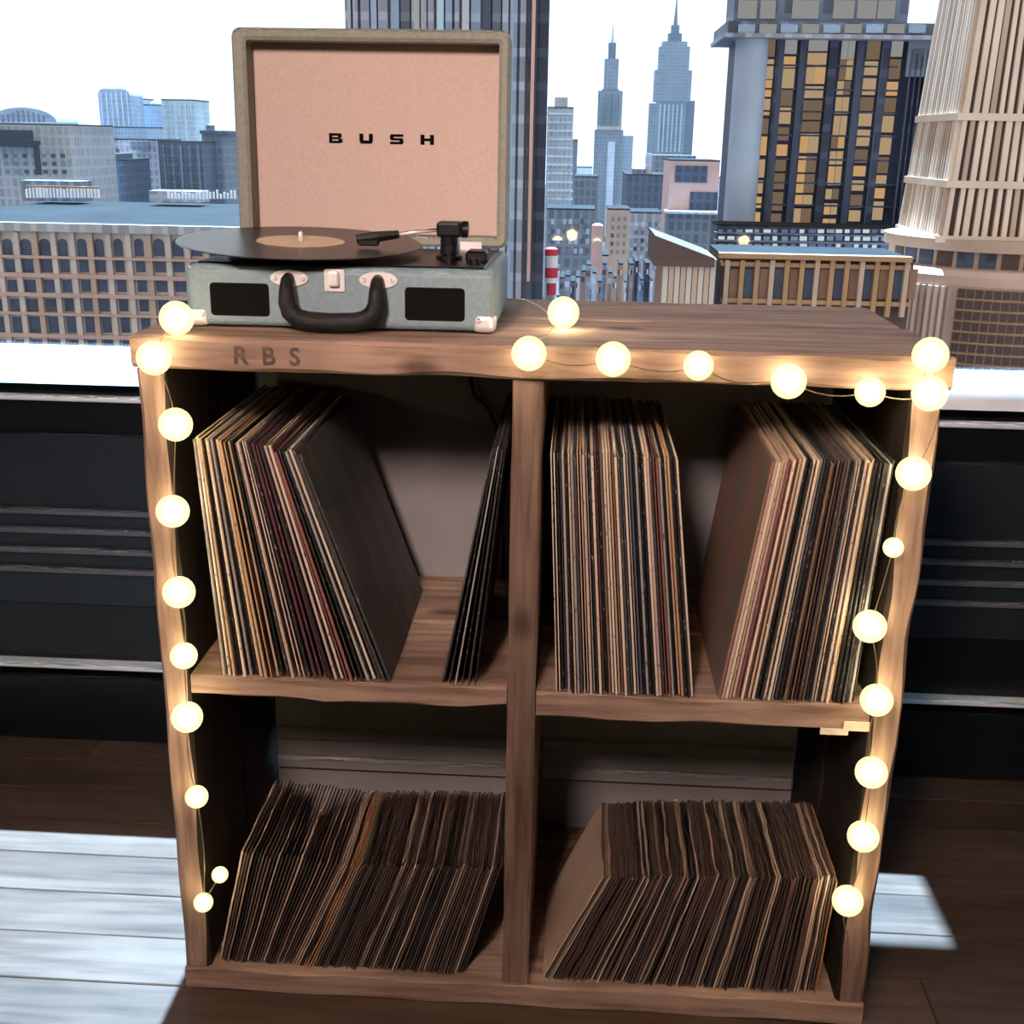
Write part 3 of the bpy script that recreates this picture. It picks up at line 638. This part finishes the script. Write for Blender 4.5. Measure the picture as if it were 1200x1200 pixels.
obj('wall', prism_xz(NB(), rrect(a.x, b.x, GZ, zt, 7*s, 5), 1000, 1030), K['blue'], t_)
for i in range(6): part(t_, 'mullion', 119+i*6, 120.5+i*6, 108, 150, 999, 1.2, K['haze'])
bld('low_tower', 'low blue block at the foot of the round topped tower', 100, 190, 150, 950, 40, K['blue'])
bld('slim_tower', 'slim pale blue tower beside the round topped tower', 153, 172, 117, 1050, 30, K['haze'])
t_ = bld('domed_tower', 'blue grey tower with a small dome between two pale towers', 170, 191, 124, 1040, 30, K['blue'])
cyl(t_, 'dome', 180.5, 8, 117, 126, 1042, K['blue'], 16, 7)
t_ = bld('teal_tower', 'haze tinted pale teal tower with an upright striped front', 191, 229, 118, 850, 35, K['teal'])
for i in range(6): part(t_, 'mullion', 194+i*6, 195.5+i*6, 120, 175, 849, 1.2, K['haze'])
t_ = bld('dark_slab_block', 'dark navy slab block in front of the teal tower', 187, 238, 167, 500, 30, K['navy'])
for i in range(5): part(t_, 'fin', 192+i*10, 194+i*10, 170, 224, 499, 1, K['slate'])
t_ = bld('dark_tank_tower', 'dark tower with an overhanging roof and small roof tank', 238, 262, 156, 520, 24, K['slate'])
part(t_, 'eave', 234, 268, 153, 157, 517, 30, K['navy']); cyl(t_, 'roof_tank', 245, 5, 145, 153.5, 522, K['slate'], 14, 2)
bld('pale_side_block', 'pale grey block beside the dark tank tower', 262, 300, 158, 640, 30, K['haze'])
t_ = bld('lilac_block', 'lilac grey block with a white end wall behind the flat roof', 84, 190, 164, 560, 30, K['lilac'])
part(t_, 'end_wall', 143, 156, 181, 212, 552, 8, K['wht']); part(t_, 'upper_wall', 152, 172, 166, 176, 555, 5, K['slate'])
winrows(t_, 92, 142, 172, 184, 6, 1, 560, [K['pane']], (.5, .6))
t_ = bld('dark_stepped_block', 'dark navy stepped block standing before the lilac block', 92, 146, 188, 470, 30, K['navy'])
part(t_, 'upper_block', 116, 134, 180, 190, 470, 20, K['navy']); part(t_, 'side_block', 66, 80, 168, 190, 470, 18, K['slate'])

# -- the ribbed tower behind the turntable
Y = 140
t_ = bld('ribbed_tower', 'tall blue grey tower with upright ribs rising behind the turntable', 404, 640, -160, Y, 24, K['slate'])
rg = random.Random(4); x = 406
while x < 636:
    w_ = rg.uniform(5, 11); a, b = at(x, 20, Y), at(x+w_, 20, Y); dk = x > 618
    mt = K['navy'] if dk else rg.choice([K['lilac'], K['blue'], K['slate'], K['teal'], K['grey'], K['lilac']])
    if 560 < x < 575: mt = K['navy']
    obj('rib', bbox(a.x, b.x, Y-.5-rg.uniform(0, .5), Y+.02, GZ, 33), mt, t_); x += w_+rg.uniform(1.5, 3.5)
part(t_, 'corner_post', 622, 626, -150, 330, Y-1.3, 1.35, K['salmon'])

# -- spires in the middle
def tiers(t_, cx, Y, rows, mat):
    c = at(cx, 150, Y); s = (Y-CLOC.y)/CF; dep = rows[0][1]*2*s
    for nm, hw, y0, y1, mt in rows:
        z0 = GZ if y1 is None else at(cx, y1, Y).z; w_ = hw*s
        bm = NB(); cy = Y+dep/2; ch = w_*.28
        pts = [(c.x-w_+ch, cy-w_), (c.x+w_-ch, cy-w_), (c.x+w_, cy-w_+ch), (c.x+w_, cy+w_-ch), (c.x+w_-ch, cy+w_), (c.x-w_+ch, cy+w_), (c.x-w_, cy+w_-ch), (c.x-w_, cy-w_+ch)]
        z1 = at(cx, y0, Y).z; lo_ = [bm.verts.new((x, y, z0)) for x, y in pts]; hi = [bm.verts.new((x, y, z1)) for x, y in pts]
        bm.faces.new(lo_); bm.faces.new(hi)
        for i in range(8): bm.faces.new((lo_[i], lo_[(i+1) % 8], hi[(i+1) % 8], hi[i]))
        obj(nm, bm, K[mt], t_)
def spire(t_, cx, Y, r0, y0, y1, mat):
    s = (Y-CLOC.y)/CF; c = at(cx, (y0+y1)/2, Y); z1, z0 = at(cx, y0, Y).z, at(cx, y1, Y).z
    obj('spire', lathe(NB(), (at(cx, 150, Y).x, Y+r0*6*s, 0), [(r0*s, z0), (r0*.6*s, z0+(z1-z0)*.35), (.25*s, z1)], 8), K[mat], t_)
Y = 1200
t_ = thing('spired_tower', (at(714, 150, Y).x, Y+14, GZ), 'slender stepped tower with a needle spire, shorter of the two', 'building')
tiers(t_, 714, Y, [('shaft', 16, 152, None, 'slate'), ('shoulder', 13.5, 106, 152.5, 'slate'), ('upper_shaft', 7.8, 68, 106.5, 'slate'), ('lantern', 9.5, 104, 112, 'navy'), ('crown', 4.2, 49, 68.5, 'navy')], None)
part(t_, 'band', 700, 728, 148, 152, Y-3, 3, K['tan']); spire(t_, 714, Y, 2.4, 26, 50, 'teal')
part(t_, 'side_wing', 726, 739, 159, 300, Y+10, 14, K['blue']); part(t_, 'front_strip', 710, 718, 166, 300, Y-4, 4, K['haze'])
for i in range(4): part(t_, 'fin', 701+i*7.5, 702.4+i*7.5, 110, 147, Y-2, 3, K['navy'])
Y = 1350
t_ = thing('great_spired_tower', (at(786, 150, Y).x, Y+20, GZ), 'tall broad shouldered tower with a long needle spire, taller of the two', 'building')
tiers(t_, 786, Y, [('shaft', 16, 118, None, 'slate'), ('collar', 20, 82, 119, 'slate'), ('upper_shaft', 16.5, 54, 82.5, 'slate'), ('shoulder', 13.5, 48, 54.5, 'slate'), ('crown', 7.5, 38, 48.5, 'navy'), ('lantern', 4.5, 28, 38.5, 'navy')], None)
spire(t_, 786, Y, 2.6, -8, 29, 'navy')
part(t_, 'side_wing', 757, 771, 121, 300, Y+8, 20, K['slate']); part(t_, 'side_wing', 800, 809, 118, 300, Y+8, 20, K['navy'])
for i in range(6): part(t_, 'fin', 772+i*5, 773.3+i*5, 122, 178, Y-3, 4, K['teal'])
t_ = bld('pale_tower', 'pale grey tower with a small block on its roof beside the ribbed tower', 641, 671, 127, 700, 24, K['grey'])
part(t_, 'roof_block', 650, 665, 114, 127.5, 704, 12, K['grey'])
for i in range(11): part(t_, 'floor_band', 641, 671, 132+i*10, 134.5+i*10, 699.4, .7, K['haze'])
bld('dark_sliver_block', 'thin dark block behind the pale tower', 669, 676, 165, 760, 20, K['slate'])
bld('plain_dark_block', 'low dark block between the pale tower and the spired tower', 673, 700, 208, 520, 30, K['slate'])
t_ = bld('hazy_low_block', 'low dark navy block with a broken roof line between the two spired towers', 732, 786, 206, 480, 40, K['navy'])
part(t_, 'upper_block', 742, 756, 198, 207, 482, 14, K['slate']); part(t_, 'upper_block', 757, 764, 180, 207, 484, 8, K['lilac']); part(t_, 'upper_block', 766, 815, 182, 207, 600, 20, K['slate'])
t_ = bld('pink_block', 'pink rendered block with two wide dark windows', 784, 842, 189, 380, 30, K['salmon'])
for x0, x1, y0, y1 in ((792, 828, 195, 213), (809, 840, 226, 245)): pane(t_, x0, x1, y0, y1, 379.6, K['navy'])
part(t_, 'lower_wall', 780, 842, 250, 300, 372, 8, K['slate']); part(t_, 'ledge', 780, 842, 248, 251, 370, 10, K['haze'])
t_ = bld('pinkish_street_block', 'narrow pinkish block low down before the spired tower', 711, 737, 246, 330, 18, K['tan'])
winrows(t_, 714, 735, 252, 300, 3, 5, 330, [K['pane'], K['slate']], (.5, .5))
cyl(bld('salmon_chimney_block', 'low salmon block with a round stack rising beside it', 695, 712, 300, 300, 12, K['salmon']), 'round_stack', 699, 6.5, 262, 340, 296, K['salmon'], 18, 3)
t_ = bld('pale_street_block', 'pale blue low block in the street before the pink block', 738, 774, 250, 350, 20, K['lilac'])
winrows(t_, 741, 772, 258, 306, 4, 5, 350, [K['pane'], K['haze'], K['slate']], (.55, .5))
t_ = bld('grey_street_block', 'dark grey low block at the foot of the pale tower', 640, 696, 246, 360, 22, K['slate'])
winrows(t_, 644, 692, 254, 300, 7, 4, 360, [K['navy'], K['blue'], K['slate'], K['lilac']], (.55, .5))
t_ = thing('striped_tank', (at(646, 318, 150).x, 152, GZ), 'red and white round tank on a tall leg beside the ribbed tower', 'tank')
for y0, y1, mt in ((290, 300, 'red'), (300, 314, 'wht'), (314, 326, 'red'), (326, 332, 'wht'), (332, 346, 'red')): cyl(t_, 'band', 646, 7.5 if y0 < 330 else 5.5, y0, y1+.1, 150, K[mt], 18, 3 if y0 == 290 else 0)
cyl(t_, 'leg', 646, 2, 345, 900, 150.6, K['slate'], 10)
rg = random.Random(21)
names = [('slate', 'slate'), ('blue', 'blue'), ('wht', 'white'), ('lilac', 'lilac'), ('navy', 'navy'), ('tan', 'tan'), ('salmon', 'pink'), ('haze', 'pale blue')]
for i in range(20):                          # small houses down in the street
    x = 652+i*6.2; kk, nm = names[rg.randrange(8)]; yt = 312+rg.uniform(-6, 20); Yh = 190+rg.uniform(-30, 40)
    t_ = bld('street_house', '%s small house down in the street behind the shelf top' % nm, x-rg.uniform(1.9, 2.4), x+rg.uniform(1.9, 2.4), yt, Yh, 8, K[kk], 'small houses down in the street')
    for q in range(2): pane(t_, x-2+q*2.4, x-.5+q*2.4, yt+6, yt+12, Yh-.15, rg.choice([K['pane'], K['wht']]))
for i in range(40):                          # low roofs along the river
    x = -30+i*32; kk, nm = rg.choice([('haze', 'pale blue'), ('lilac', 'lilac'), ('blue', 'blue')]); Yh = 1750+(i*7 % 10)*80
    bld('riverside_block', '%s low riverside block, tiny on the far skyline' % nm, x, x+rg.uniform(14, 29), 204+rg.uniform(-14, 8), Yh, 60, K[kk], 'low blocks along the river')

for i in range(12):                          # the city goes on to the left of the flat roof
    x = -640+i*44; kk, nm = (('grey', 'grey'), ('slate', 'slate'), ('lilac', 'lilac'), ('haze', 'pale blue'))[i*7 % 4]
    bld('uptown_block', '%s block standing beyond the end of the flat roofed office block' % nm, x, x+38, 175+(i*37 % 60), 300+(i*53 % 7)*45, 35, K[kk], 'blocks beyond the office block')
# -- the dark tower with lit windows
Y = 170
t_ = bld('dark_tower', 'dark tower with six columns of amber lit windows', 866, 1108, 42, Y, 13, K['tower'])
cyl(t_, 'round_corner', 860, 18, 42, 700, Y-2, K['column'], 24)
part(t_, 'cornice', 852, 1106, 26, 44, Y-3, 17, K['slate']); part(t_, 'cornice_lip', 849, 1108, 40, 45, Y-3.6, 18, K['lilac'])
part(t_, 'penthouse', 862, 1068, -60, 27, Y+2, 9, K['slate'])
for x0, x1 in ((866, 886), (892, 908), (930, 958), (978, 1000), (1006, 1026), (1030, 1048)): pane(t_, x0, x1, 2, 20, Y+1.8, LIT[3])
for i in range(9): pane(t_, 866+i*25, 884+i*25, 29, 38, Y-3.3, LIT[3] if i % 2 else K['blue'])
part(t_, 'dark_wing', 1052, 1109, 46, 700, Y-1.5, 14, K['tower'])
for i in range(8): part(t_, 'wing_fin', 1057+i*6, 1058.8+i*6, 58+(i % 3)*4, 265, Y-2, .6, K['navy'])
part(t_, 'wing_glass', 1064, 1100, 36, 90, Y-1.9, .5, K['slate'])
part(t_, 'rear_wing', 1106, 1118, 106, 700, Y+13.5, 10, K['navy'])
rg = random.Random(12)
for x, w_, dbl in ((893, 12, 0), (917, 14, 0), (948, 24, 1), (983, 16, 1), (1012, 14, 0), (1039, 12, 0)):
    y = 48
    while y < 262:
        h_ = rg.choice([11, 12, 14, 17, 20]); xc = x+(y-150)*(535-x)/4125
        pick = [LIT[3], LIT[2], LIT[3]] if y < 60 else [LIT[0], LIT[1], LIT[1], LIT[2], LIT[2]]
        if dbl:
            for s_ in (-1, 1): pane(t_, xc+s_*w_/4-w_/4+.6, xc+s_*w_/4+w_/4-.6, y, y+h_, Y-.2, rg.choice(pick))
        else: pane(t_, xc-w_/2, xc+w_/2, y, y+h_, Y-.2, rg.choice(pick))
        y += h_+rg.choice([4, 5, 6])
for x in (880, 905, 932, 966, 998, 1026): part(t_, 'pier', x-4.5+2, x+4.5+2, 46, 268, Y-.9, .92, K['navy'])
for y in (76, 104, 130, 158, 186, 214, 240): part(t_, 'floor_band', 884, 1052, y, y+2.2, Y-.5, .5, K['navy'])
# its glittering lower storeys
t_ = bld('glazed_podium', 'low glazed podium glittering with blue white lights before the dark tower', 838, 1096, 267, 157, 7, K['navy'])
for j, (ya, yb) in enumerate(((269, 273), (277, 282), (286, 293))):
    for i in range(24):
        x = 842+i*10.6; pane(t_, x, x+rg.choice([5, 7, 8]), ya, yb, 156.8, rg.choice([LITB[0], LITB[0], LITB[1], K['blue']]))
for ya in (274.5, 283.5, 294): part(t_, 'floor_band', 837, 1097, ya, ya+2, 156.4, .6, K['slate'])
# brown timber front below it
Y = 112
t_ = bld('brown_hall', 'brown hall with orange timber columns and dark bays below the glazed podium', 845, 1068, 303, Y, 12, K['umber'])
part(t_, 'eave', 843, 1070, 299, 305, Y-1.2, 1.2, K['orange'])
for i in range(13): x = 848+i*17.5; part(t_, 'column', x, x+5.5, 305, 372, Y-.8, .82, K['orange'] if i % 3 else K['tan'])
for i in range(13): x = 855+i*17.5; pane(t_, x, x+9, 316, 350, Y-.15, K['navy'] if i % 2 else K['brown'])
for ya in (309, 352): part(t_, 'beam', 845, 1068, ya, ya+5, Y-.6, .62, K['orange'])
t_ = bld('plank_shed', 'weathered plank shed with a sloping brown roof beside the brown hall', 776, 838, 303, Y-4, 10, K['brown'], roof=False)
for i in range(9): x = 776+i*6.9; part(t_, 'plank', x, x+5.9, 304, 372, Y-4.5, .52, K['tan'] if i % 2 else K['beige'])
a, b = at(768, 276, Y-5), at(838, 303, Y-5); bm = NB()
prism_xz(bm, [(a.x, a.z), (b.x, b.z), (b.x, b.z-.8), (a.x, b.z-.8)], Y-5, Y+6); obj('sloping_roof', bm, K['umber'], t_)

# -- the cream ribbed tower at the right
Y = 130; s = (Y-CLOC.y)/CF
t_ = thing('cream_ribbed_tower', (at(1218, 140, Y).x, Y+9, GZ), 'cream tower wrapped in upright stone ribs above a round drum', 'building')
cx = at(1218, 140, Y).x; zt, z2, z1, z0 = at(1218, -90, Y).z, at(1218, 137, Y).z, at(1218, 217, Y).z, at(1218, 282, Y).z
def hwid(z): return (91-(z-z0)*.55)*s*1.0
def frus(bm, h0, h1, za, zb, cy):
    lo_ = [bm.verts.new((cx+a*h0, cy+b*h0, za)) for a, b in ((-1, -1), (1, -1), (1, 1), (-1, 1))]; hi = [bm.verts.new((cx+a*h1, cy+b*h1, zb)) for a, b in ((-1, -1), (1, -1), (1, 1), (-1, 1))]
    bm.faces.new(lo_); bm.faces.new(hi)
    for i in range(4): bm.faces.new((lo_[i], lo_[(i+1) % 4], hi[(i+1) % 4], hi[i]))
    return bm
CY = Y+hwid(z0)
obj('core', frus(NB(), hwid(z0)-.45, hwid(zt)-.45, z0-2, zt, CY), K['umber'], t_)
rg = random.Random(31); NR = 17
for za, zb in ((z0, z1), (z1, z2), (z2, zt)):
    for face in (0, 1):
        for i in range(NR):
            u = -1+2*(i+.5)/NR+rg.uniform(-.012, .012); w_ = rg.uniform(.22, .34); mt = K['cream'] if rg.random() < .62 else K['tan']; bm = NB(); vs = []
            for z in (za+.25, zb-.25):
                h_ = hwid(z)
                for du in (-w_, w_):
                    for dp in (0, .5):
                        if face == 0: vs.append(bm.verts.new((cx+u*(h_-.3)+du, CY-h_+dp, z)))
                        else: vs.append(bm.verts.new((cx-h_+dp, CY+u*(h_-.3)+du, z)))
            for f in ((0, 1, 3, 2), (4, 6, 7, 5), (0, 2, 6, 4), (1, 5, 7, 3), (0, 4, 5, 1), (2, 3, 7, 6)): bm.faces.new([vs[q] for q in f])
            obj('rib', bm, mt, t_)
for z in (z0, z1, z2): obj('band', frus(NB(), hwid(z)+.15, hwid(z)+.15, z-.45, z+.30, CY), K['cream'], t_)
# drum and base of the same tower
zd1, zd0 = at(1190, 287, Y-6).z, at(1190, 322, Y-6).z; rd = 118*s
obj('drum', lathe(NB(), (cx, CY, 0), [(rd, zd0), (rd, zd1-1.2), (rd+.7, zd1-1.2), (rd+.7, zd1)], 40), K['tan'], t_)
for i in range(14):
    a = -PI/2-1.35+i*.2; c = Vector((cx+rd*math.cos(a), CY+rd*math.sin(a), (zd0+zd1)/2-.4)); bm = bbox(-.88, .88, -.12, .12, -.95, .95)
    bm.transform(Matrix.Translation(c) @ Matrix.Rotation(a+PI/2, 4, 'Z')); obj('drum_window', bm, K['navy'] if i % 3 else K['umber'], t_)
rb = 158*s; zb1 = zd0
obj('base_wall', lathe(NB(), (cx, CY, 0), [(rb, GZ), (rb, zb1-1.4), (rb*.985, zb1-.5), (rb*.93, zb1)], 56), K['pinkst'], t_)
for i in range(34):
    a = -PI/2-1.5+i*.047; c = Vector((cx+rb*math.cos(a), CY+rb*math.sin(a), zb1-1.6-3.6)); w_ = .19
    bm = bbox(-w_, w_, -.35, .1, -3.6, 3.6); bm.transform(Matrix.Translation(c) @ Matrix.Rotation(a+PI/2, 4, 'Z'))
    if i < 21: obj('base_rib', bm, K['cream'] if i % 4 else K['tan'], t_)
    else: bm.free()
gm_ = None
for i in range(13):
    a = -PI/2-1.5+21*.047+.03+i*.058
    for j in range(11):
        c = Vector((cx+rb*math.cos(a), CY+rb*math.sin(a), zb1-2.2-j*1.15))
        if gm_ is None:
            bm = bbox(-.38, .38, -.14, .10, -.40, .40); gm_ = bpy.data.meshes.new('base_window'); bmesh.ops.recalc_face_normals(bm, faces=bm.faces); bm.to_mesh(gm_); bm.free(); gm_.materials.append(K['umber'])
        o_ = link('base_window', gm_, t_, c-base_of(t_)); o_.rotation_euler = (0, 0, a+PI/2)
for j in range(11):
    z = zb1-1.62-j*1.15; bm = NB(); N = 24; a0_, a1_ = -PI/2-1.5+21*.047, -PI/2+.3
    pp = [(cx+(rb+.12)*math.cos(a0_+(a1_-a0_)*q/N), CY+(rb+.12)*math.sin(a0_+(a1_-a0_)*q/N), z) for q in range(N+1)]
    obj('ledge', tube(bm, pp, .09, 6), K['orange'], t_)

# ---------------------------------------------------------------- city haze
m = bpy.data.materials.new('city_haze'); m.use_nodes = True; nt = m.node_tree; nt.nodes.clear()
v = node(nt, 'ShaderNodeVolumeScatter'); v.inputs['Color'].default_value = (.95, .97, 1, 1); v.inputs['Density'].default_value = 5e-5
o = node(nt, 'ShaderNodeOutputMaterial'); nt.links.new(v.outputs[0], o.inputs['Volume'])
hz_ = obj('city_haze', bbox(-2400, 2400, 175.5, 3000, GZ+.5, 260), m); hz_['kind'] = 'structure'
